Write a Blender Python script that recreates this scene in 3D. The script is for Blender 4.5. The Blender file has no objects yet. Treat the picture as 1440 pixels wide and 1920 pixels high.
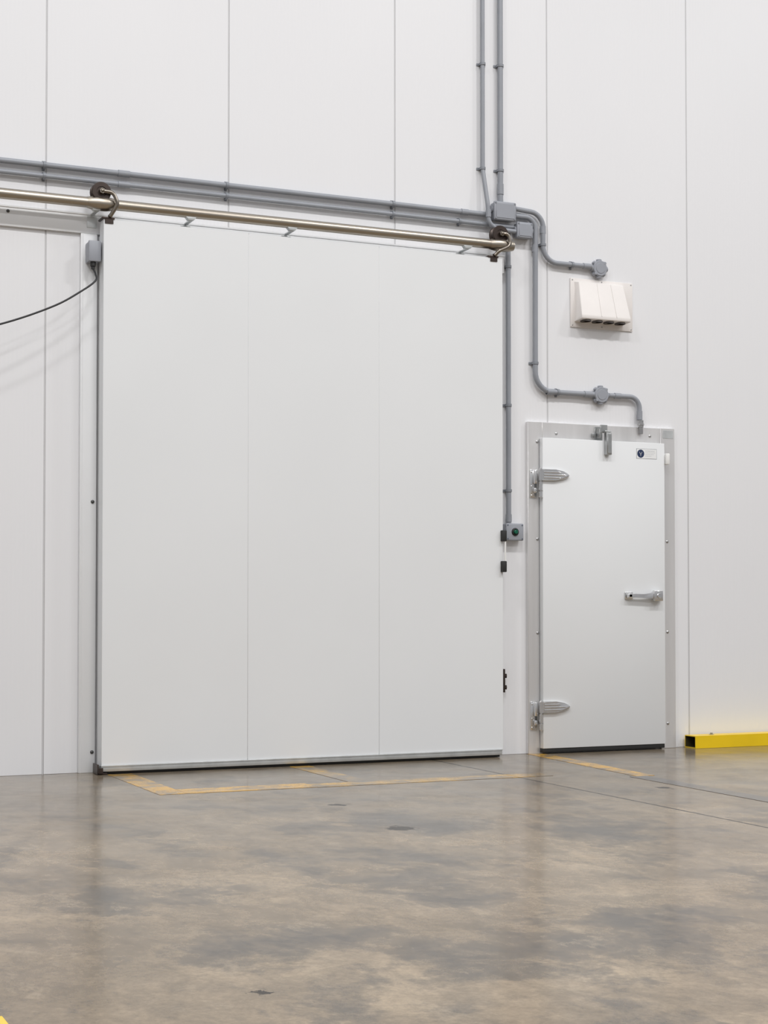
import bpy, bmesh, math
from mathutils import Vector, Matrix

SC = bpy.context.scene
COL = bpy.context.collection
SC.view_settings.view_transform = 'Standard'

# ---------------------------------------------------------------- materials
def new_mat(name):
    m = bpy.data.materials.new(name); m.use_nodes = True
    nt = m.node_tree; b = nt.nodes['Principled BSDF']
    return m, nt, b

def simple(name, col, rough=0.5, metal=0.0, var=0.04, vscale=6.0, bump=0.0, bscale=80.0, stretch=(1,1,1)):
    m, nt, b = new_mat(name)
    N = nt.nodes; L = nt.links
    g = N.new('ShaderNodeNewGeometry')
    mp = N.new('ShaderNodeMapping'); mp.inputs['Scale'].default_value = stretch
    L.new(g.outputs['Position'], mp.inputs['Vector'])
    n = N.new('ShaderNodeTexNoise'); n.inputs['Scale'].default_value = vscale; n.inputs['Detail'].default_value = 5
    L.new(mp.outputs[0], n.inputs['Vector'])
    r = N.new('ShaderNodeValToRGB')
    r.color_ramp.elements[0].position = 0.3; r.color_ramp.elements[1].position = 0.7
    r.color_ramp.elements[0].color = tuple(c*(1-var) for c in col)+(1,)
    r.color_ramp.elements[1].color = tuple(min(1,c*(1+var)) for c in col)+(1,)
    L.new(n.outputs['Fac'], r.inputs['Fac']); L.new(r.outputs[0], b.inputs['Base Color'])
    b.inputs['Roughness'].default_value = rough; b.inputs['Metallic'].default_value = metal
    if bump:
        n2 = N.new('ShaderNodeTexNoise'); n2.inputs['Scale'].default_value = bscale; n2.inputs['Detail'].default_value = 3
        L.new(mp.outputs[0], n2.inputs['Vector'])
        bp = N.new('ShaderNodeBump'); bp.inputs['Strength'].default_value = bump; bp.inputs['Distance'].default_value = 0.002
        L.new(n2.outputs['Fac'], bp.inputs['Height']); L.new(bp.outputs[0], b.inputs['Normal'])
    return m

def wall_material():
    m, nt, b = new_mat('painted_wall_panel'); N = nt.nodes; L = nt.links
    g = N.new('ShaderNodeNewGeometry'); s = N.new('ShaderNodeSeparateXYZ'); L.new(g.outputs['Position'], s.inputs[0])
    n = N.new('ShaderNodeTexNoise'); n.inputs['Scale'].default_value = 1.3; n.inputs['Detail'].default_value = 4
    L.new(g.outputs['Position'], n.inputs['Vector'])
    r = N.new('ShaderNodeValToRGB'); r.color_ramp.elements[0].color = (0.765,0.768,0.785,1); r.color_ramp.elements[1].color = (0.795,0.798,0.812,1)
    L.new(n.outputs['Fac'], r.inputs['Fac']); L.new(r.outputs[0], b.inputs['Base Color'])
    b.inputs['Roughness'].default_value = 0.42
    mu = N.new('ShaderNodeMath'); mu.operation = 'MULTIPLY'; mu.inputs[1].default_value = 2*math.pi/0.024
    si = N.new('ShaderNodeMath'); si.operation = 'SINE'
    L.new(s.outputs['X'], mu.inputs[0]); L.new(mu.outputs[0], si.inputs[0])
    bp = N.new('ShaderNodeBump'); bp.inputs['Strength'].default_value = 0.12; bp.inputs['Distance'].default_value = 0.001
    L.new(si.outputs[0], bp.inputs['Height']); L.new(bp.outputs[0], b.inputs['Normal'])
    return m

STAINS = ((-3.9,-3.95,0.42,0.30),(-2.75,-3.55,0.45,0.35),(-3.25,-5.65,0.60,0.40),(-3.65,-5.05,0.35,0.28),(-2.5,-5.1,0.5,0.35),(-2.4,-2.7,0.5,0.5),(-1.6,-3.2,0.5,0.4),(-2.95,-4.45,0.3,0.25))
def concrete_color(nt):
    """worn polished concrete colour in metres on the slab"""
    N = nt.nodes; L = nt.links
    g = N.new('ShaderNodeNewGeometry'); P = g.outputs['Position']
    def noise(scale, detail, rough, dist=0.0, sc=(1,1,1), off=(0,0,0)):
        mp = N.new('ShaderNodeMapping'); mp.inputs['Scale'].default_value = sc; mp.inputs['Location'].default_value = off
        mp.inputs['Rotation'].default_value = (0,0,math.radians(24))
        L.new(P, mp.inputs['Vector'])
        n = N.new('ShaderNodeTexNoise'); n.inputs['Scale'].default_value = scale; n.inputs['Detail'].default_value = detail
        n.inputs['Roughness'].default_value = rough; n.inputs['Distortion'].default_value = dist
        L.new(mp.outputs[0], n.inputs['Vector']); return n.outputs['Fac']
    def ramp(sock, stops):
        r = N.new('ShaderNodeValToRGB'); e = r.color_ramp.elements
        e[0].position, e[0].color = stops[0][0], stops[0][1]
        e[1].position, e[1].color = stops[-1][0], stops[-1][1]
        for p, c in stops[1:-1]:
            q = e.new(p); q.color = c
        L.new(sock, r.inputs['Fac']); return r.outputs[0]
    def mix(f, a, b_, mode='MIX'):
        m = N.new('ShaderNodeMix'); m.data_type = 'RGBA'; m.blend_type = mode
        if isinstance(f, float): m.inputs[0].default_value = f
        else: L.new(f, m.inputs[0])
        for i, v in ((6,a),(7,b_)):
            if isinstance(v, tuple): m.inputs[i].default_value = v
            else: L.new(v, m.inputs[i])
        return m.outputs[2]
    def math_(op, a, b_, c=None):
        m = N.new('ShaderNodeMath'); m.operation = op
        for i, v in enumerate((a,b_,c)):
            if v is None: continue
            if isinstance(v, (int,float)): m.inputs[i].default_value = v
            else: L.new(v, m.inputs[i])
        return m.outputs[0]
    tone = ramp(noise(1.3,8,0.60,0.3), [(0.32,(0.180,0.137,0.088,1)),(0.5,(0.250,0.192,0.126,1)),(0.66,(0.335,0.262,0.175,1))])
    streak = ramp(noise(5.5,13,0.74,0.5,(1.4,0.8,1)), [(0.37,(0.52,0.52,0.52,1)),(0.60,(1.05,1.04,1.03,1))])
    c = mix(0.72, tone, streak, 'MULTIPLY')
    bn = noise(2.1,15,0.70,0.25,(1.15,0.9,1),(3.1,1.7,0))
    for (x, y, rx, ry) in STAINS:
        mp = N.new('ShaderNodeMapping'); mp.vector_type = 'POINT'
        mp.inputs['Scale'].default_value = (1/rx,1/ry,0); mp.inputs['Location'].default_value = (-x/rx,-y/ry,0)
        L.new(P, mp.inputs['Vector'])
        ln = N.new('ShaderNodeVectorMath'); ln.operation = 'LENGTH'; L.new(mp.outputs[0], ln.inputs[0])
        mr = N.new('ShaderNodeMapRange'); mr.interpolation_type = 'SMOOTHSTEP'
        mr.inputs[1].default_value = 0.2; mr.inputs[2].default_value = 1.4; mr.inputs[3].default_value = 0.095; mr.inputs[4].default_value = 0.0
        L.new(ln.outputs['Value'], mr.inputs[0]); bn = math_('ADD', bn, mr.outputs[0])
    blot = ramp(bn, [(0.525,(0,0,0,1)),(0.580,(0.5,0.5,0.5,1)),(0.68,(0.95,0.95,0.95,1))])
    c = mix(blot, c, (0.084,0.074,0.063,1))
    pale = ramp(noise(4.0,15,0.74,0.3,(1.3,0.8,1),(9,4,0)), [(0.56,(0,0,0,1)),(0.64,(0.38,0.38,0.38,1))])
    c = mix(pale, c, (0.36,0.288,0.198,1))
    fine = ramp(noise(34,12,0.8), [(0.32,(0.62,0.62,0.62,1)),(0.66,(1.18,1.18,1.18,1))])
    c = mix(0.8, c, fine, 'MULTIPLY')
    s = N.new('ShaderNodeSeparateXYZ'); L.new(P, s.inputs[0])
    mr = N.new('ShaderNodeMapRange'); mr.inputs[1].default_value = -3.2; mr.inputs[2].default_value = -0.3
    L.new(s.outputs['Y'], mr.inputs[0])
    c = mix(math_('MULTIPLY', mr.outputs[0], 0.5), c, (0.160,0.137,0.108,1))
    spec = ramp(blot, [(0.0,(0.32,0.32,0.32,1)),(1.0,(0.23,0.23,0.23,1))])
    wob = noise(16,6,0.7); mask = None
    for (x, y, rad) in ((-2.371,-2.897,0.074),(-3.941,-5.488,0.038),(-2.30,-2.02,0.055),(-0.42,-2.05,0.055)):
        sb = N.new('ShaderNodeVectorMath'); sb.operation = 'DISTANCE'; L.new(P, sb.inputs[0]); sb.inputs[1].default_value = (x, y, 0)
        k = math_('LESS_THAN', math_('MULTIPLY_ADD', wob, 0.25, sb.outputs['Value']), rad+0.11)
        mask = k if mask is None else math_('MAXIMUM', mask, k)
    # saw-cut joint running away from the wall
    k = math_('COMPARE', math_('MULTIPLY_ADD', wob, 0.02, s.outputs['X']), -0.876, 0.009)
    mask = math_('MAXIMUM', mask, k)
    c = mix(mask, c, (0.045,0.040,0.035,1))
    spec = mix(mask, spec, (0.04,0.04,0.04,1))
    rough = ramp(noise(2.6,8,0.65), [(0.3,(0.12,0.12,0.12,1)),(0.7,(0.25,0.25,0.25,1))])
    hb = noise(9,6,0.6)
    return c, rough, hb, noise, ramp, mix, spec

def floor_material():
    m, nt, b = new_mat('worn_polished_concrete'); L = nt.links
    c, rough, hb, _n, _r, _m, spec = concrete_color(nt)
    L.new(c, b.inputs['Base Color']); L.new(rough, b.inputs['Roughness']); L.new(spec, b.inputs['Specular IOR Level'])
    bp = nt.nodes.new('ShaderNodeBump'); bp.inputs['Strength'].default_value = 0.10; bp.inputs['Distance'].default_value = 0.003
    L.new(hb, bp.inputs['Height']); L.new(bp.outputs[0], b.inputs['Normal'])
    return m

def marking_material(name, col, wear_lo, wear_hi):
    m, nt, b = new_mat(name); L = nt.links
    c, rough, hb, noise, ramp, mix, spec = concrete_color(nt)
    w = ramp(noise(4,14,0.8,0.3), [(wear_lo,(0,0,0,1)),(wear_hi,(1,1,1,1))])
    c = mix(w, col, c)
    L.new(c, b.inputs['Base Color']); L.new(rough, b.inputs['Roughness']); L.new(spec, b.inputs['Specular IOR Level'])
    return m

M = {}
M['wall'] = wall_material()
M['groove'] = simple('panel_joint_sealant', (0.56,0.56,0.57), 0.6)
M['floor'] = floor_material()
M['yellow_mark'] = marking_material('worn_yellow_floor_paint', (0.66,0.355,0.018,1), 0.43, 0.58)
M['faded_mark'] = marking_material('faded_floor_paint', (0.58,0.33,0.035,1), 0.38, 0.56)
M['ghost_mark'] = marking_material('ghost_floor_paint', (0.10,0.092,0.085,1), 0.5, 0.7)
M['fresh_mark'] = marking_material('yellow_floor_paint', (0.75,0.5,0.02,1), 0.6, 0.8)
M['door'] = simple('white_door_skin', (0.765,0.780,0.79), 0.38, 0, 0.012, 1.5)
M['door_seam'] = simple('door_seam', (0.60,0.61,0.62), 0.5)
M['trim'] = simple('white_trim_metal', (0.81,0.82,0.83), 0.4, 0, 0.02, 3)
M['galv'] = simple('galvanised_steel', (0.64,0.66,0.66), 0.42, 0.7, 0.10, 14)
M['alu'] = simple('brushed_aluminium', (0.78,0.77,0.765), 0.34, 0.6, 0.17, 4, 0.35, 60, (1,1,0.10))
M['chrome'] = simple('satin_chrome', (0.76,0.76,0.76), 0.20, 1.0, 0.05, 20)
M['stainless'] = simple('warm_stainless_tube', (0.42,0.378,0.32), 0.34, 1.0, 0.10, 4, 0, 80, (0.3,1,1))
M['arm'] = simple('dull_steel_arm', (0.27,0.24,0.205), 0.28, 1.0, 0.10, 10)
M['brown_iron'] = simple('dark_bronze_wheel', (0.055,0.04,0.034), 0.35, 0.5, 0.15, 25)
M['black'] = simple('black_rubber', (0.018,0.018,0.018), 0.6)
M['pvc'] = simple('grey_conduit_plastic', (0.285,0.30,0.33), 0.38, 0, 0.05, 8)
M['pvc_d'] = simple('grey_conduit_fitting', (0.23,0.245,0.27), 0.4, 0, 0.05, 8)
M['boxg'] = simple('grey_junction_box_plastic', (0.31,0.325,0.36), 0.42, 0, 0.03, 8)
M['cream'] = simple('cream_vent_plastic', (0.77,0.735,0.71), 0.5, 0, 0.02, 8)
M['hole'] = simple('vent_dark_opening', (0.10,0.09,0.085), 0.7)
M['yellow'] = simple('yellow_powder_coat', (0.84,0.57,0.008), 0.35, 0, 0.04, 5)
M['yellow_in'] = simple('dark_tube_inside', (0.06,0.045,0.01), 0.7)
M['green'] = simple('green_button', (0.0,0.10,0.055), 0.25)
M['cable'] = simple('black_cable_sheath', (0.02,0.02,0.022), 0.45)
M['white_plastic'] = simple('white_plastic', (0.8,0.8,0.78), 0.4)
M['navy'] = simple('navy_print', (0.015,0.03,0.085), 0.4)
M['ink'] = simple('grey_print', (0.12,0.14,0.18), 0.5)
M['faint_ink'] = simple('faint_print', (0.42,0.44,0.47), 0.5)
M['paper'] = simple('white_sticker', (0.8,0.81,0.81), 0.35)
M['bolt'] = simple('zinc_bolt', (0.42,0.42,0.42), 0.3, 0.9)
M['dark_bolt'] = simple('dark_bolt', (0.10,0.10,0.10), 0.4, 0.6)
M['closer'] = simple('dull_steel_closer', (0.42,0.43,0.43), 0.35, 0.8, 0.12, 20)

# ---------------------------------------------------------------- mesh builder
class B:
    def __init__(self):
        self.bm = bmesh.new(); self.mi = 0
    def _mark(self, before):
        for f in self.bm.faces:
            if f not in before: f.material_index = self.mi
    def box(self, x0,x1,o0,o1,z0,z1, bev=0.0, seg=2, mat=None):
        """o0,o1 = distances out from the wall plane"""
        before = set(self.bm.faces)
        y0, y1 = -o1, -o0
        vs = [self.bm.verts.new(p) for p in ((x0,y0,z0),(x1,y0,z0),(x1,y1,z0),(x0,y1,z0),(x0,y0,z1),(x1,y0,z1),(x1,y1,z1),(x0,y1,z1))]
        fs = [self.bm.faces.new([vs[i] for i in q]) for q in ((3,2,1,0),(4,5,6,7),(0,1,5,4),(1,2,6,5),(2,3,7,6),(3,0,4,7))]
        if mat is not None:
            for v in vs: v.co = mat @ v.co
        if bev:
            es = list({e for f in fs for e in f.edges})
            bmesh.ops.bevel(self.bm, geom=es, offset=bev, segments=seg, affect='EDGES', profile=0.5)
        self._mark(before); return self
    def lathe(self, p, d, prof, seg=24, close=True):
        before = set(self.bm.faces)
        p = Vector(p); d = Vector(d).normalized()
        u = d.orthogonal().normalized(); v = d.cross(u)
        rings = []
        for t, r in prof:
            if r < 1e-6: rings.append([self.bm.verts.new(p+d*t)])
            else: rings.append([self.bm.verts.new(p+d*t+(u*math.cos(a)+v*math.sin(a))*r) for a in [2*math.pi*i/seg for i in range(seg)]])
        for a, b in zip(rings, rings[1:]):
            for i in range(seg):
                j = (i+1) % seg
                if len(a) == 1: self.bm.faces.new((a[0], b[j], b[i]))
                elif len(b) == 1: self.bm.faces.new((a[i], a[j], b[0]))
                else: self.bm.faces.new((a[i], a[j], b[j], b[i]))
        if close:
            if len(rings[0]) > 1: self.bm.faces.new(list(reversed(rings[0])))
            if len(rings[-1]) > 1: self.bm.faces.new(rings[-1])
        self._mark(before); return self
    def cyl(self, p, d, r, l, seg=24, bev=0.0):
        if bev: return self.lathe(p, d, [(0,r-bev),(bev,r),(l-bev,r),(l,r-bev)], seg)
        return self.lathe(p, d, [(0,r),(l,r)], seg)
    def dome(self, p, d, r, h, seg=16):
        return self.lathe(p, d, [(0,r),(h*0.45,r*0.93),(h*0.8,r*0.62),(h,0)], seg)
    def tube(self, pts, r, fil=0.08, seg=18, n=8):
        before = set(self.bm.faces)
        P = [Vector(p) for p in pts]; path = [P[0]]
        fl = fil if isinstance(fil, (list,tuple)) else [fil]*(len(P)-2)
        for i in range(1, len(P)-1):
            a, b, c = P[i-1], P[i], P[i+1]
            d1 = (a-b).normalized(); d2 = (c-b).normalized()
            ang = d1.angle(d2)
            if ang > 3.12: path.append(b); continue
            R = fl[i-1]; t = R/math.tan(ang/2); t = min(t, (a-b).length*0.49, (c-b).length*0.49); R = t*math.tan(ang/2)
            cen = b + (d1+d2).normalized()*(R/math.sin(ang/2))
            s = b+d1*t-cen; e = b+d2*t-cen; th = s.angle(e); ax = s.cross(e).normalized()
            for k in range(n+1): path.append(cen + Matrix.Rotation(th*k/n, 3, ax) @ s)
        path.append(P[-1])
        u = (path[1]-path[0]).normalized().orthogonal().normalized(); rings = []
        for i, q in enumerate(path):
            t = ((path[min(i+1,len(path)-1)]-path[max(i-1,0)])).normalized()
            u = (u - t*u.dot(t)).normalized(); v = t.cross(u)
            rings.append([self.bm.verts.new(q+(u*math.cos(a)+v*math.sin(a))*r) for a in [2*math.pi*k/seg for k in range(seg)]])
        for a, b in zip(rings, rings[1:]):
            for k in range(seg):
                j = (k+1) % seg; self.bm.faces.new((a[k], a[j], b[j], b[k]))
        self.bm.faces.new(list(reversed(rings[0]))); self.bm.faces.new(rings[-1])
        self._mark(before); return self
    def prism(self, xz, o0, o1, bev=0.0, seg=2):
        before = set(self.bm.faces)
        f = [self.bm.verts.new((x,-o1,z)) for x, z in xz]; b = [self.bm.verts.new((x,-o0,z)) for x, z in xz]
        n = len(xz); F = [self.bm.faces.new(f), self.bm.faces.new(list(reversed(b)))]
        for i in range(n):
            j = (i+1) % n; F.append(self.bm.faces.new((f[j], f[i], b[i], b[j])))
        if bev:
            bmesh.ops.bevel(self.bm, geom=list(F[0].edges), offset=bev, segments=seg, affect='EDGES', profile=0.5)
        self._mark(before); return self
    def poly(self, verts, faces):
        before = set(self.bm.faces)
        vs = [self.bm.verts.new(v) for v in verts]
        for f in faces: self.bm.faces.new([vs[i] for i in f])
        self._mark(before); return self

def world_loc(o):
    v = Vector((0,0,0))
    while o: v = v + o.location; o = o.parent
    return v

def make(name, b, mats, parent=None, origin=(0,0,0), **props):
    bmesh.ops.recalc_face_normals(b.bm, faces=b.bm.faces)
    base = world_loc(parent) if parent else Vector(origin)
    for v in b.bm.verts: v.co -= base
    for e in b.bm.edges:
        if len(e.link_faces) == 2 and e.calc_face_angle(0) > math.radians(38): e.smooth = False
    for f in b.bm.faces: f.smooth = True
    me = bpy.data.meshes.new(name); b.bm.to_mesh(me); b.bm.free()
    for m in (mats if isinstance(mats, (list,tuple)) else [mats]): me.materials.append(M[m])
    o = bpy.data.objects.new(name, me); COL.objects.link(o)
    if parent: o.parent = parent
    else: o.location = base
    for k, v in props.items(): o[k] = v
    return o

def empty(name, loc, parent=None, **props):
    o = bpy.data.objects.new(name, None); COL.objects.link(o); o.empty_display_size = 0.1
    if parent: o.parent = parent; o.location = Vector(loc)-world_loc(parent)
    else: o.location = loc
    for k, v in props.items(): o[k] = v
    return o

# ---------------------------------------------------------------- room shell
PITCH = 1.1257; S0 = -3.339
b = B()
k0, k1 = -6, 9
for k in range(k0, k1):
    x0 = S0+k*PITCH+0.0045; x1 = S0+(k+1)*PITCH-0.0045
    b.box(x0, x1, -0.10, 0.0, 0, 8.6, 0.0015, 1)
b.mi = 1
b.box(S0+k0*PITCH, S0+k1*PITCH, -0.11, -0.003, 0, 8.6)
make('wall_back', b, ['wall','groove'], kind='structure', label='white insulated metal panel wall with thin vertical seams', category='wall')

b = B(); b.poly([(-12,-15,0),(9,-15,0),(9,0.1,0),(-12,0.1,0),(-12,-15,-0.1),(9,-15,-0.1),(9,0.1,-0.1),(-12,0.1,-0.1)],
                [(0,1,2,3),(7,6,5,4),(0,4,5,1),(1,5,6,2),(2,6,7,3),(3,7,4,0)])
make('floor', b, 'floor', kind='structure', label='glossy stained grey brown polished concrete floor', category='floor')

# ---------------------------------------------------------------- floor markings
def mark(x0,x1,y0,y1,mat,label, skew=0.0):
    b = B(); h = 0.0015
    b.poly([(x0+skew,y0,0.0002),(x1+skew,y0,0.0002),(x1,y1,0.0002),(x0,y1,0.0002),(x0+skew,y0,h),(x1+skew,y0,h),(x1,y1,h),(x0,y1,h)],
           [(3,2,1,0),(4,5,6,7),(0,1,5,4),(1,2,6,5),(2,3,7,6),(3,0,4,7)])
    make('floor_marking_line', b, mat, origin=((x0+x1)/2,(y0+y1)/2,0), label=label, category='floor marking', group='painted floor lines')
mark(-3.00,-2.855,-1.26,-0.17,'yellow_mark','worn yellow painted line running out from the sliding door')
mark(-2.853,-2.12,-1.26,-1.06,'yellow_mark','worn yellow painted line parallel to the sliding door')
mark(-2.12,-0.66,-1.27,-1.10,'faded_mark','patchy worn yellow painted line parallel to the sliding door')
mark(-1.87,-1.74,-1.098,-0.17,'faded_mark','faded yellow painted line crossing under the sliding door')
mark(-0.14,-0.02,-1.50,-0.03,'yellow_mark','worn yellow painted line beside the walk-in door', skew=-0.10)
mark(-0.29,-0.17,-3.4,-1.502,'ghost_mark','dark ghost of a removed painted floor line', skew=-0.03)
mark(-4.70,-4.594,-7.2,-5.45,'fresh_mark','bright yellow painted line on the concrete floor')

# ---------------------------------------------------------------- trim of sliding door opening
b = B()
b.box(-3.135,-3.036,0,0.022,0,3.185,0.003)
b.box(-3.126,-3.120,0.02,0.0235,0,3.185,0.001,1)
b.box(-5.2,-0.30,0,0.022,3.185,3.305,0.003)
b.box(-5.2,-0.30,0.02,0.026,3.295,3.305,0.001,1)
t = make('trim_1', b, 'trim', kind='structure', label='pale metal flashing around the sliding door opening')
for (x,z) in ((-3.058,1.595),(-3.055,0.121)):
    b = B(); b.dome((x,-0.022,z),(0,-1,0),0.011,0.009); make('bolt', b, 'dark_bolt', t)
for x in (-3.563,-2.66,-1.49,-0.9):
    b = B(); b.dome((x,-0.022,3.272),(0,-1,0),0.010,0.009); make('bolt', b, 'dark_bolt', t)

# ---------------------------------------------------------------- sliding door
DX0, DX1, DZ0, DZ1 = -3.030, -0.384, 0.050, 3.251
b = B()
seams = [DX0, -2.134, -1.264, DX1]
for a, c in zip(seams, seams[1:]):
    b.box(a+(0.001 if a != DX0 else 0), c-(0.001 if c != DX1 else 0), 0.055, 0.15, DZ0, DZ1, 0.0008, 1)
b.mi = 1
b.box(DX0+0.01, DX1-0.01, 0.06, 0.1490, DZ0+0.01, DZ1-0.01)
door = make('door_1', b, ['door','door_seam'], origin=(-1.7,-0.1,0), kind='structure',
            label='large white three-panel insulated sliding cold room door', category='door')
b = B()
b.box(DX0-0.004, DX1-0.01, 0.05, 0.156, 0.016, 0.052, 0.003)
b.box(DX0-0.004, DX1-0.01, 0.150, 0.160, 0.044, 0.052, 0.001, 1)
make('bottom_rail', b, 'galv', door, label='galvanised steel bottom rail')
b = B(); b.box(DX0+0.005, DX1-0.02, 0.06, 0.14, 0.002, 0.016, 0.002)
make('gasket', b, 'black', door, label='black rubber sweep gasket')
b = B(); b.box(DX0+0.002, DX0+0.03, 0.024, 0.056, 0.05, 3.17, 0.002, 1)
make('edge_seal', b, 'door_seam', door, label='pale grey seal along the door edge')
# floor guide
b = B(); b.box(-3.055,-3.0,0.06,0.17,0.002,0.010,0.001,1); b.box(-3.058,-3.050,0.06,0.17,0.002,0.06,0.001,1)
b.cyl((-3.04,-0.172,0.010),(0,0,1),0.015,0.03)
make('floor_guide', b, 'brown_iron', origin=(-3.03,-0.12,0), label='small dark floor guide at the sliding door corner', category='door guide')
# pull handle on the leading edge
hd = empty('handle', (-0.375,-0.16,1.34), door)
for z0, z1 in ((1.400,1.472),(1.200,1.272)):
    b = B(); b.box(-0.402,-0.368,0.148,0.178,z0,z1,0.005)
    make('handle_mount', b, 'black', hd, label='black handle mount')
b = B(); b.tube([(-0.376,-0.168,1.265),(-0.376,-0.168,1.405)],0.006); make('handle_rod', b, 'white_plastic', hd, label='white handle rod')
# roller hangers
TR_O, TR_Z, TR_R = 0.13, 3.343, 0.031
def hanger(x, arm):
    h = empty('roller_hanger', (x,-TR_O,3.3), door)
    wz = TR_Z+TR_R+0.034
    b = B()
    b.lathe((x,-(TR_O-0.032),wz),(0,-1,0),[(0,0.028),(0,0.055),(0.006,0.058),(0.014,0.056),(0.024,0.038),(0.040,0.038),(0.050,0.056),(0.058,0.058),(0.064,0.055),(0.064,0.030),(0.060,0.028),(0.060,0.0)],32)
    make('wheel', b, 'brown_iron', h, label='dark grooved roller wheel')
    b = B(); b.cyl((x,-(TR_O+0.024),wz),(0,-1,0),0.018,0.03,6,0.002); b.dome((x,-(TR_O+0.054),wz),(0,-1,0),0.010,0.010)
    make('axle_bolt', b, 'arm', h)
    b = B(); b.tube([(x+0.0,-(TR_O+0.045),wz)]+[(x+dx,-(TR_O+o),wz+dz) for dx,dz,o in arm],0.0115,0.04,16)
    make('hanger_arm', b, 'arm', h, label='bent steel hanger arm')
    ex, ez = x+arm[-1][0], wz+arm[-1][1]
    b = B(); b.box(ex-0.045,ex+0.03,0.06,0.158,3.2515,3.262,0.002); b.box(ex-0.028,ex+0.022,0.15,0.156,3.225,3.262,0.001,1)
    b.cyl((ex,-0.150,3.262),(0,0,1),0.009,0.014,6)
    make('hanger_plate', b, 'brown_iron', h, label='dark hanger plate on the door top')
hanger(-3.046, [(0.065,-0.005,0.05),(0.092,-0.070,0.055),(0.050,-0.144,0.03)])
hanger(-0.400, [(0.045,0.0,0.05),(0.062,-0.075,0.055),(-0.02,-0.115,0.045),(-0.045,-0.144,0.03)])

# ---------------------------------------------------------------- track
tr = empty('sliding_door_track', (-2.7,-TR_O,TR_Z), label='warm stainless tube rail above the white sliding door', category='door rail')
b = B()
b.lathe((-5.2,-TR_O,TR_Z),(1,0,0),[(0,TR_R),(4.905,TR_R),(4.905,TR_R-0.003),(4.87,TR_R-0.003)],36,False)
make('rail_tube', b, 'stainless', tr)
for x0 in (-3.125,-0.47):
    b = B(); b.lathe((x0,-TR_O,TR_Z),(1,0,0),[(0,TR_R+0.001),(0.02,TR_R+0.006),(0.06,TR_R+0.012),(0.11,TR_R+0.012),(0.15,TR_R+0.006),(0.17,TR_R+0.001)],36,False)
    make('stop_sleeve', b, 'stainless', tr, label='flared steel stop sleeve on the rail')
for x in (-4.6,-3.07,-2.495,-1.845,-0.63):
    b = B()
    b.box(x-0.03,x+0.03,0.022,0.028,3.22,3.29,0.002)
    b.box(x-0.012,x+0.012,0.028,0.128,3.293,3.301,0.001,1)
    b.prism([(x-0.036,3.320),(x+0.036,3.320),(x+0.018,3.298),(x-0.018,3.298)],0.110,0.146,0.002)
    make('rail_bracket', b, 'galv', tr, label='steel rail support bracket')

# ---------------------------------------------------------------- conduits
WO = 0.0004
def conduit(pts, r, fil, label, straps=(), sleeves=(), mat='pvc'):
    """pts: (x, off, z); straps/sleeves: (x, off, z, axis)"""
    b = B(); P = [(p[0],-p[1],p[2]) for p in pts]; b.tube(P, r, fil)
    c = empty('conduit', P[-1], label=label, category='conduit', group='grey electrical conduits')
    make('conduit_pipe', b, mat, c)
    for x,o,z,ax in straps:
        b = B(); w = 0.016
        if ax == 'x':
            b.lathe((x-w/2,-o,z),(1,0,0),[(0,r),(0,r+0.005),(w,r+0.005),(w,r)],20,False)
            b.box(x-w/2,x+w/2,WO,o,z-r-0.004,z+r+0.004,0.001,1); b.box(x-w/2,x+w/2,WO,0.007,z-r-0.012,z+r+0.012,0.001,1)
        else:
            b.lathe((x,-o,z-w/2),(0,0,1),[(0,r),(0,r+0.005),(w,r+0.005),(w,r)],20,False)
            b.box(x-r-0.004,x+r+0.004,WO,o,z-w/2,z+w/2,0.001,1); b.box(x-r-0.018,x+r+0.018,WO,0.007,z-w/2,z+w/2,0.001,1)
        make('pipe_strap', b, 'pvc_d', c, label='grey pipe strap')
    for x,o,z,ax,l in sleeves:
        b = B(); d = {'x':(1,0,0),'z':(0,0,1)}[ax]
        p = (x-l/2,-o,z) if ax == 'x' else (x,-o,z-l/2)
        b.lathe(p,d,[(0,r),(0,r+0.0035),(l,r+0.0035),(l,r)],20,False)
        make('pipe_coupling', b, 'pvc', c)

HU, HL = 3.562, 3.497
conduit([(-5.2,0.03,HU),(-0.410,0.03,HU)],0.017,0.05,'thick grey horizontal conduit above the sliding door rail',
        [(x,0.03,HU,'x') for x in (-4.5,-3.356,-2.235,-1.114)],[(-2.88,0.03,HU,'x',0.07),(-0.60,0.03,HU,'x',0.05)])
conduit([(-5.2,0.03,HL),(-0.238,0.03,HL)],0.0145,0.05,'thin grey horizontal conduit above the sliding door rail',
        [(x,0.03,HL,'x') for x in (-4.5,-3.356,-2.235,-1.114,-0.635)],[(-2.88,0.03,HL,'x',0.07)])
conduit([(-0.464,0.03,8.6),(-0.465,0.03,3.86),(-0.448,0.068,3.62),(-0.440,0.068,3.50),(-0.38,0.068,3.462),(-0.238,0.060,3.462)],0.0145,[0.3,0.2,0.06,0.06],
        'thin grey vertical conduit curving into a junction box',
        [(-0.464,0.03,4.56,'z'),(-0.465,0.03,3.865,'z'),(-0.464,0.03,6.2,'z')],[(-0.443,0.068,3.56,'z',0.05)])
conduit([(-0.333,0.03,8.6),(-0.333,0.03,3.652)],0.0185,0.05,'thick grey vertical conduit dropping into a junction box',
        [(-0.333,0.03,4.565,'z'),(-0.333,0.03,3.865,'z'),(-0.333,0.03,6.2,'z')],[(-0.333,0.03,3.74,'z',0.07)])
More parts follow.
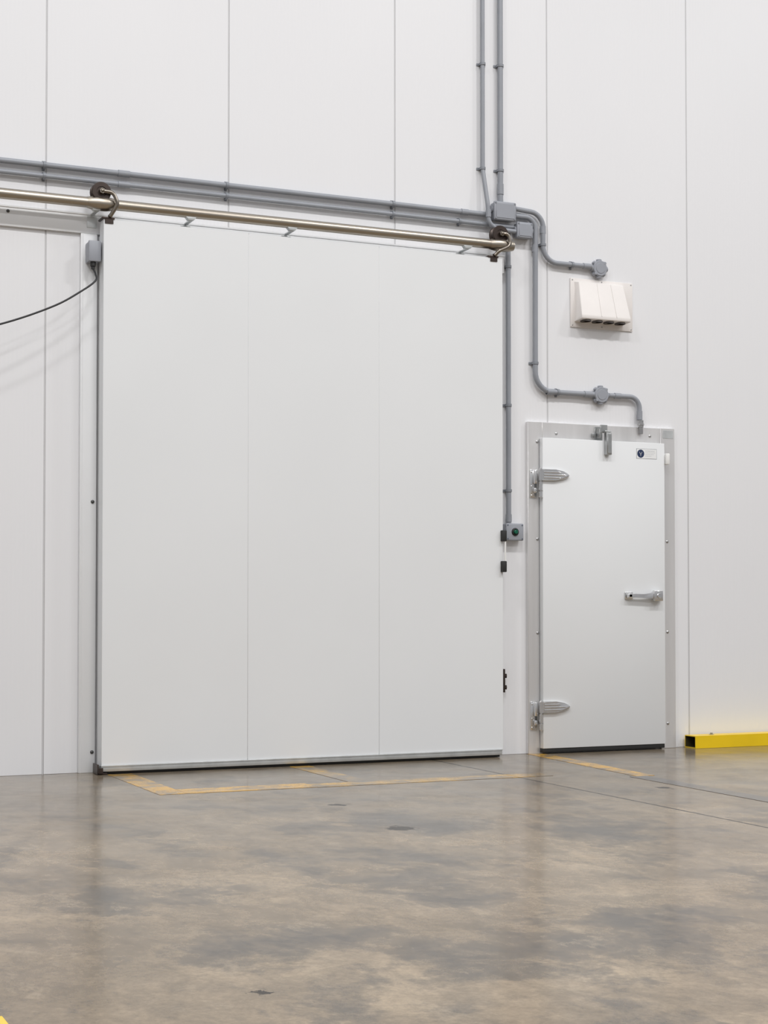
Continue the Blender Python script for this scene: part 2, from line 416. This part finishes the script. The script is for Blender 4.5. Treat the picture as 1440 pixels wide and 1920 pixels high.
conduit([(-0.226,0.035,3.620),(-0.011,0.035,3.606),(-0.011,0.03,3.285),(0.366,0.03,3.285)],0.0165,[0.10,0.11],
        'grey conduit bending down to the round junction box above the vent',
        [(-0.011,0.03,3.40,'z'),(0.215,0.03,3.285,'x')],[(-0.011,0.03,3.50,'z',0.05),(0.33,0.03,3.285,'x',0.06)])
conduit([(-0.226,0.035,3.573),(-0.072,0.035,3.573),(-0.072,0.03,2.414),(0.374,0.03,2.414)],0.0175,[0.09,0.13],
        'grey conduit bending down toward the walk-in door',
        [(-0.072,0.03,2.60,'z'),(0.100,0.03,2.414,'x')],[(-0.072,0.03,3.37,'z',0.05),(0.04,0.03,2.414,'x',0.05),(0.335,0.03,2.414,'x',0.06)])
conduit([(0.499,0.03,2.415),(0.747,0.03,2.415),(0.747,0.03,2.258)],0.0165,[0.09],
        'short grey conduit elbow dropping to the walk-in door frame',[],[(0.57,0.03,2.415,'x',0.05),(0.747,0.03,2.29,'z',0.06)])
conduit([(-0.275,0.03,3.478),(-0.275,0.03,1.527)],0.0165,0.05,'grey vertical conduit feeding the push button box',
        [(-0.275,0.03,z,'z') for z in (3.23,2.308,1.742)],[(-0.275,0.03,1.56,'z',0.05)])
# conduit gland on the frame
b = B(); b.cyl((0.747,-0.045,2.205),(0,0,1),0.019,0.05,20,0.002); b.cyl((0.747,-0.045,2.218),(0,0,1),0.024,0.016,6,0.002)
b.cyl((0.747,-0.045,2.16),(0,0,1),0.014,0.05,16)
for i in range(4): b.cyl((0.747,-0.045,2.165+i*0.01),(0,0,1),0.016,0.005,16)
make('cable_gland', b, 'bolt', origin=(0.747,-0.045,2.2), label='threaded metal cable gland on the door frame', category='cable gland')

# ---------------------------------------------------------------- square junction boxes
def sqbox(x0,x1,z0,z1,dep,label):
    c = empty('junction_box', ((x0+x1)/2,0,(z0+z1)/2), label=label, category='junction box', group='square junction boxes')
    b = B(); b.box(x0+0.004,x1-0.004,0.001,dep-0.018,z0+0.004,z1-0.004,0.014,3)
    b.cyl((x0-0.008,-0.032,z1-0.05),(1,0,0),0.024,0.02,20,0.002); b.cyl((x1-0.010,-0.032,z1-0.05),(1,0,0),0.024,0.02,20,0.002)
    make('box_body', b, 'boxg', c)
    b = B(); b.box(x0,x1,dep-0.020,dep,z0,z1,0.009,3); b.box(x0+0.014,x1-0.014,dep-0.002,dep+0.003,z0+0.014,z1-0.014,0.002,1)
    make('box_lid', b, 'boxg', c)
    for sx in (x0+0.012,x1-0.012):
        for sz in (z0+0.012,z1-0.012):
            b = B(); b.cyl((sx,-dep+0.001,sz),(0,-1,0),0.006,0.004,12); make('screw', b, 'pvc_d', c)
sqbox(-0.402,-0.237,3.525,3.650,0.075,'larger square grey junction box where conduits meet')
sqbox(-0.228,-0.107,3.422,3.530,0.07,'smaller square grey junction box beside the rail end')

# round (octagonal) boxes
def octbox(x,z,label):
    c = empty('round_junction_box', (x,0,z), label=label, category='junction box', group='round conduit boxes')
    b = B(); b.lathe((x,-WO,z),(0,-1,0),[(0,0.048),(0.034,0.048),(0.037,0.046)],32)
    for i in range(8):
        a = math.radians(45*i)
        b.cyl((x+0.040*math.cos(a),-0.025,z+0.040*math.sin(a)),(math.cos(a),0,math.sin(a)),0.0195 if i%2==0 else 0.014,0.024,16,0.003)
    make('box_body', b, 'boxg', c)
    b = B(); b.lathe((x,-0.036,z),(0,-1,0),[(0,0.053),(0.010,0.053),(0.013,0.050),(0.013,0.036),(0.016,0.034),(0.016,0)],32)
    make('box_lid', b, 'boxg', c)
    for i in range(2):
        a = math.radians(45+180*i)
        b = B(); b.cyl((x+0.052*math.cos(a),-0.030,z+0.052*math.sin(a)),(0,-1,0),0.010,0.020,14,0.002)
        make('screw_lug', b, 'boxg', c)
octbox(0.428,3.277,'round grey conduit box with lugs above the vent')
octbox(0.436,2.414,'round grey conduit box with lugs above the walk-in door')

# push button box
pb = empty('push_button_box', (-0.245,0,1.468), label='grey control box with a green push button', category='control box')
b = B(); b.box(-0.308,-0.182,0.001,0.045,1.414,1.522,0.006,3); make('box_body', b, 'boxg', pb)
b = B(); b.box(-0.311,-0.179,0.043,0.062,1.411,1.525,0.008,3); make('box_lid', b, 'boxg', pb)
b = B(); b.lathe((-0.245,-0.060,1.468),(0,-1,0),[(0,0.026),(0.006,0.026),(0.010,0.023),(0.012,0.019),(0.008,0.018),(0.008,0)],28); make('button_collar', b, 'black', pb, label='black button collar')
b = B(); b.lathe((-0.245,-0.066,1.468),(0,-1,0),[(0,0.0145),(0.012,0.0145),(0.015,0.011),(0.0155,0)],24); make('push_button', b, 'green', pb, label='green push button')
for sx in (-0.299,-0.191):
    for sz in (1.423,1.513):
        b = B(); b.cyl((sx,-0.061,sz),(0,-1,0),0.005,0.003,12); make('screw', b, 'ink', pb)

# strike bracket low beside the door
b = B(); b.box(-0.322,-0.314,0.001,0.05,0.412,0.566,0.002)
for z in (0.445,0.520):
    b.box(-0.316,-0.298,0.025,0.045,z-0.005,z+0.005,0.002); b.cyl((-0.302,-0.035,z-0.014),(0,0,1),0.007,0.028,14,0.002)
make('door_stop_bracket', b, 'brown_iron', origin=(-0.317,0,0.49), label='dark metal latch bracket low on the white wall', category='bracket')

# ---------------------------------------------------------------- limit box and cable
lb = empty('junction_box', (-3.07,-0.07,3.06), label='small grey square box with cable at the door edge', category='junction box')
b = B(); b.box(-3.108,-3.040,0.023,0.105,3.005,3.122,0.005,2); make('box_body', b, 'boxg', lb)
b = B(); b.box(-3.111,-3.037,0.100,0.122,3.002,3.125,0.006,2); make('box_lid', b, 'boxg', lb)
b = B(); b.cyl((-3.080,-0.095,2.975),(0,0,1),0.016,0.030,12,0.002); b.cyl((-3.080,-0.095,2.960),(0,0,1),0.011,0.016,12); make('cable_gland', b, 'black', lb)
def catmull(P, n=10):
    P = [Vector(p) for p in P]; Q = [P[0]*2-P[1]]+P+[P[-1]*2-P[-2]]; out = []
    for i in range(1, len(Q)-2):
        for k in range(n):
            t = k/n; a,b_,c,d = Q[i-1],Q[i],Q[i+1],Q[i+2]
            out.append(0.5*((2*b_)+(c-a)*t+(2*a-5*b_+4*c-d)*t*t+(3*b_-a-3*c+d)*t**3))
    out.append(P[-1]); return out
b = B(); b.tube(catmull([(-3.080,-0.095,2.962),(-3.072,-0.125,2.925),(-3.082,-0.165,2.878),(-3.17,-0.19,2.806),(-3.34,-0.21,2.70),(-3.647,-0.25,2.569),(-4.1,-0.28,2.43),(-4.8,-0.25,2.34),(-5.2,-0.02,2.36)]),0.0058,0.02,10)
make('electrical_cable', b, 'cable', origin=(-3.08,-0.095,2.962), label='thin black cable drooping from the small grey box', category='cable')

# ---------------------------------------------------------------- vent hood
vt = empty('vent_hood', (0.46,0,3.03), label='cream plastic wall vent hood with four openings below', category='vent')
b = B(); b.box(0.213,0.708,0.001,0.010,2.868,3.203,0.004,2); make('back_plate', b, 'cream', vt)
b = B()
xb0,xb1 = 0.243,0.630; xf0,xf1 = 0.262,0.614
V = [(xb0,-0.009,2.905),(xb1,-0.009,2.905),(xb1,-0.009,3.180),(xb0,-0.009,3.180),
     (xb0,-0.110,2.912),(xb1,-0.110,2.912),(xf1,-0.040,3.174),(xf0,-0.040,3.174),
     (xb0,-0.111,2.935),(xb1,-0.111,2.935)]
b.poly(V,[(0,1,5,4),(4,5,9,8),(8,9,6,7),(7,6,2,3),(0,4,8),(0,8,7,3),(1,9,5),(1,2,6,9)])
bmesh.ops.bevel(b.bm, geom=[e for e in b.bm.edges], offset=0.006, segments=3, affect='EDGES', profile=0.5)
make('hood_body', b, 'cream', vt)
for t in (0.40,0.71):
    xa = xb0+(xb1-xb0)*t; xc = xf0+(xf1-xf0)*t
    b = B(); b.poly([(xa-0.002,-0.1113,2.936),(xa+0.002,-0.1113,2.936),(xc+0.002,-0.0410,3.170),(xc-0.002,-0.0410,3.170),
                     (xa-0.002,-0.1135,2.936),(xa+0.002,-0.1135,2.936),(xc+0.002,-0.0435,3.170),(xc-0.002,-0.0435,3.170)],
                    [(3,2,1,0),(4,5,6,7),(0,1,5,4),(1,2,6,5),(2,3,7,6),(3,0,4,7)])
    make('hood_rib', b, 'cream', vt)
for i in range(4):
    x = 0.300+i*0.0905
    b = B(); b.lathe((0,0,0),(0,0,-1),[(0,1),(0.02,1),(0.02,0.9),(0.0,0.88),(0.0,0)],28)
    for v in b.bm.verts:
        zz = v.co.z
        v.co = Vector((x+v.co.x*0.036, -0.062+v.co.y*0.040, 2.9065+zz*0.30))
    make('vent_opening', b, 'hole', vt, label='dark round vent opening')
for sx in (0.228,0.46,0.694):
    for sz in (2.882,3.190):
        b = B(); b.dome((sx,-0.010,sz),(0,-1,0),0.005,0.003,10); make('screw', b, 'bolt', vt)

# ---------------------------------------------------------------- walk-in door
b = B()
PX0,PX1,PZ0,PZ1 = -0.046,0.916,0.036,2.099
b.box(PX0,PX1,0.036,0.080,PZ0,PZ1,0.004,2)
d2 = make('door_2', b, 'door', origin=(0.435,-0.05,0), kind='structure', label='white insulated walk-in cold room door with chrome hinges', category='door')
fr = empty('door_frame', (0.45,-0.015,0), d2, label='brushed aluminium door frame')
b = B(); b.box(-0.130,-0.020,0,0.030,0.0,2.208,0.002,1); make('frame_jamb', b, 'alu', fr)
b = B(); b.box(0.915,1.033,0,0.031,0.0,2.210,0.002,1); make('frame_jamb', b, 'alu', fr)
b = B(); b.box(-0.0195,0.9145,0,0.029,2.085,2.208,0.002,1); make('frame_head', b, 'alu', fr)
b = B(); b.box(-0.05,0.93,-0.004,0.006,0.0,2.09); make('frame_reveal', b, 'trim', fr)
for x,z,o in [(-0.047,2.075,.03),(-0.047,1.425,.03),(-0.047,0.80,.03),(-0.047,0.21,.03),(0.967,1.425,.031),(0.967,0.80,.031),(0.967,0.17,.031),(0.088,2.135,.029),(0.83,2.150,.029)]:
    b = B(); b.dome((x-(0.012 if x<0 else 0),-o,z),(0,-1,0),0.010,0.007); make('bolt', b, 'bolt', fr)
b = B(); b.box(0.935,1.02,0.031,0.033,2.14,2.195,0.0005,1); make('frame_plate', b, 'galv', fr)
b = B(); b.box(PX0+0.004,PX1-0.004,0.030,0.036,0.03,2.095,0.001,1)
make('gasket', b, 'ink', d2, label='dark rubber door gasket')
b = B(); b.box(PX0,PX1-0.004,0.032,0.074,0.008,0.036,0.003); make('bottom_sweep', b, 'black', d2, label='black rubber bottom sweep')

def hinge(dz):
    h = empty('hinge', (-0.05,-0.06,1.80+dz), d2, label='chrome strap hinge')
    b = B(); b.box(-0.118,-0.066,0.030,0.040,1.700+dz,1.888+dz,0.004,2)
    b.box(-0.098,-0.072,0.038,0.065,1.790+dz,1.885+dz,0.008,2); b.box(-0.098,-0.072,0.038,0.060,1.730+dz,1.765+dz,0.006,2)
    for z in (1.715,1.775,1.870): b.dome((-0.108,-0.040,z+dz),(0,-1,0),0.006,0.004,10)
    make('hinge_plate', b, 'chrome', h)
    b = B(); 
    for za,zb in ((1.700,1.742),(1.746,1.806),(1.810,1.890)): b.cyl((-0.060,-0.078,za+dz),(0,0,1),0.013,zb-za,20,0.003)
    b.cyl((-0.060,-0.078,1.692+dz),(0,0,1),0.007,0.205,14,0.002)
    make('hinge_pin', b, 'chrome', h)
    b = B(); b.prism([(-0.062,1.812+dz),(0.045,1.815+dz),(0.105,1.824+dz),(0.140,1.837+dz),(0.152,1.850+dz),(0.140,1.864+dz),(0.105,1.877+dz),(0.045,1.888+dz),(-0.062,1.890+dz)],0.080,0.100,0.007,3)
    for zc,xe in ((1.832,0.085),(1.850,0.125),(1.868,0.085)):
        b.prism([(-0.050,zc-0.005+dz),(xe-0.02,zc-0.005+dz),(xe,zc+dz),(xe-0.02,zc+0.005+dz),(-0.050,zc+0.005+dz)],0.098,0.106,0.003,2)
    make('hinge_strap', b, 'chrome', h)
hinge(0.0); hinge(-1.541)

h = empty('latch_handle', (0.73,-0.09,1.05), d2, label='chrome latch handle')
b = B(); b.box(0.586,0.650,0.080,0.090,1.024,1.076,0.005,3); b.box(0.598,0.630,0.088,0.120,1.036,1.064,0.006,3); make('handle_mount', b, 'chrome', h)
b = B(); b.prism([(0.594,1.036),(0.650,1.038),(0.720,1.034),(0.780,1.030),(0.800,1.028),(0.800,1.072),(0.780,1.068),(0.720,1.060),(0.650,1.062),(0.594,1.064)],0.106,0.120,0.005,3)
b.box(0.798,0.868,0.100,0.130,1.014,1.086,0.005,3)
make('handle_lever', b, 'chrome', h)
b = B(); b.box(0.805,0.878,0.080,0.104,1.020,1.080,0.005,3); b.cyl((0.834,-0.129,1.05),(0,-1,0),0.017,0.008,20,0.002); make('latch_body', b, 'chrome', h)

h = empty('door_closer', (0.44,-0.08,2.1), d2, label='small galvanised door closer')
b = B(); b.box(0.385,0.445,0.029,0.036,2.100,2.195,0.002,1); b.box(0.392,0.404,0.034,0.085,2.115,2.180,0.002,1); b.box(0.358,0.386,0.029,0.050,2.125,2.150,0.003); b.box(0.40,0.455,0.075,0.085,2.150,2.205,0.002,1)
make('closer_bracket', b, 'closer', h)
b = B(); b.box(0.428,0.470,0.084,0.118,2.000,2.150,0.005,2); b.box(0.434,0.464,0.116,0.122,2.010,2.140,0.002,1); b.cyl((0.42,-0.10,2.158),(1,0,0),0.010,0.05,16,0.002)
make('closer_body', b, 'closer', h)
b = B(); b.box(0.921,0.950,0.031,0.095,1.955,2.030,0.004,2); make('door_sensor', b, 'white_plastic', d2, label='small white door sensor')

st = empty('label_sticker', (0.77,-0.0805,2.02), d2, label='white sticker with round navy emblem')
sx0,sx1,sz0,sz1 = 0.688,0.852,1.987,2.056
b = B(); b.box(sx0,sx1,0.080,0.0808,sz0,sz1); make('sticker_border', b, 'ink', st)
b = B(); b.box(sx0+0.0018,sx1-0.0018,0.0808,0.0812,sz0+0.0018,sz1-0.0018); make('sticker_face', b, 'paper', st)
b = B(); b.lathe((0.722,-0.0812,2.0215),(0,-1,0),[(0,0.028),(0.0004,0.028)],32); make('emblem_disc', b, 'navy', st)
b = B(); b.prism([(0.709,2.034),(0.713,2.034),(0.722,2.019),(0.731,2.034),(0.735,2.034),(0.724,2.014),(0.724,2.004),(0.720,2.004),(0.720,2.014)],0.0816,0.0819)
make('emblem_mark', b, 'faint_ink', st)
for i,(w,hh) in enumerate(((0.075,0.003),(0.082,0.002),(0.070,0.002),(0.050,0.002))):
    z = 2.041-i*0.0115
    b = B()
    x = 0.759; k = 0
    while x < 0.759+w:
        l = (0.010,0.006,0.013,0.008)[(k+i)%4]; b.box(x,min(x+l,0.759+w),0.0812,0.0815,z-hh/2,z+hh/2); x += l+0.0025; k += 1
    make('print_line', b, 'faint_ink', st)

# ---------------------------------------------------------------- yellow guard rail (hollow box section)
b = B()
x0,x1,o0,o1,z0,z1,t = 1.112,4.6,0.022,0.150,0.001,0.086,0.006
def ring(x,i): return [(x,-o1+i,z0+i),(x,-o0-i,z0+i),(x,-o0-i,z1-i),(x,-o1+i,z1-i)]
V = ring(x0,0)+ring(x0,t)+ring(x0+0.5,t)+ring(x1,0)
F = [(i,(i+1)%4,4+(i+1)%4,4+i) for i in range(4)]
b.poly(V, F+[(i,12+i,12+(i+1)%4,(i+1)%4) for i in range(4)]+[(12,13,14,15)])
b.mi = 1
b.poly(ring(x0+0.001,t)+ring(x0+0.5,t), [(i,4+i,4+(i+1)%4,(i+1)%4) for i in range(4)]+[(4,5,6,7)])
gr = make('guard_rail', b, ['yellow','yellow_in'], origin=(2.8,-0.086,0), label='yellow hollow steel guard rail along the wall base', category='guard rail')
for x in (1.30,2.4):
    b = B(); b.cyl((x,-0.07,z1),(0,0,1),0.018,0.003,20); b.cyl((x,-0.07,z1+0.003),(0,0,1),0.010,0.010,6,0.001); make('bolt', b, 'bolt', gr)

# ---------------------------------------------------------------- lights and world
w = bpy.data.worlds.new('hall_ambient'); SC.world = w; w.use_nodes = True
nt = w.node_tree; N = nt.nodes; L = nt.links
bg = N['Background']
tc = N.new('ShaderNodeTexCoord'); s = N.new('ShaderNodeSeparateXYZ'); L.new(tc.outputs['Generated'], s.inputs[0])
r = N.new('ShaderNodeValToRGB'); e = r.color_ramp.elements
e[0].position = 0.0; e[0].color = (0.44,0.44,0.45,1); e[1].position = 0.8; e[1].color = (0.98,0.98,1.0,1)
L.new(s.outputs['Z'], r.inputs['Fac']); L.new(r.outputs[0], bg.inputs['Color']); bg.inputs['Strength'].default_value = 0.77
for i,(x,y) in enumerate(((-7,-5.5),(-2.5,-5.5),(2,-5.5),(6.5,-5.5),(-5,-11),(0,-11))):
    ld = bpy.data.lights.new('high_bay_lamp','AREA'); ld.shape = 'RECTANGLE'; ld.size = 1.4; ld.size_y = 0.5; ld.energy = 215; ld.color = (1.0,0.99,0.985)
    lo = bpy.data.objects.new('high_bay_lamp', ld); COL.objects.link(lo); lo.location = (x,y,8.6)

# ---------------------------------------------------------------- camera
cd = bpy.data.cameras.new('camera'); cam = bpy.data.objects.new('camera', cd); COL.objects.link(cam)
cam.location = (-5.328,-9.339,0.981); cam.rotation_euler = (math.radians(91.5),0,math.radians(-24.03))
cd.sensor_fit = 'HORIZONTAL'; cd.sensor_width = 36; cd.lens = 75; cd.shift_y = 0.0676
SC.camera = cam
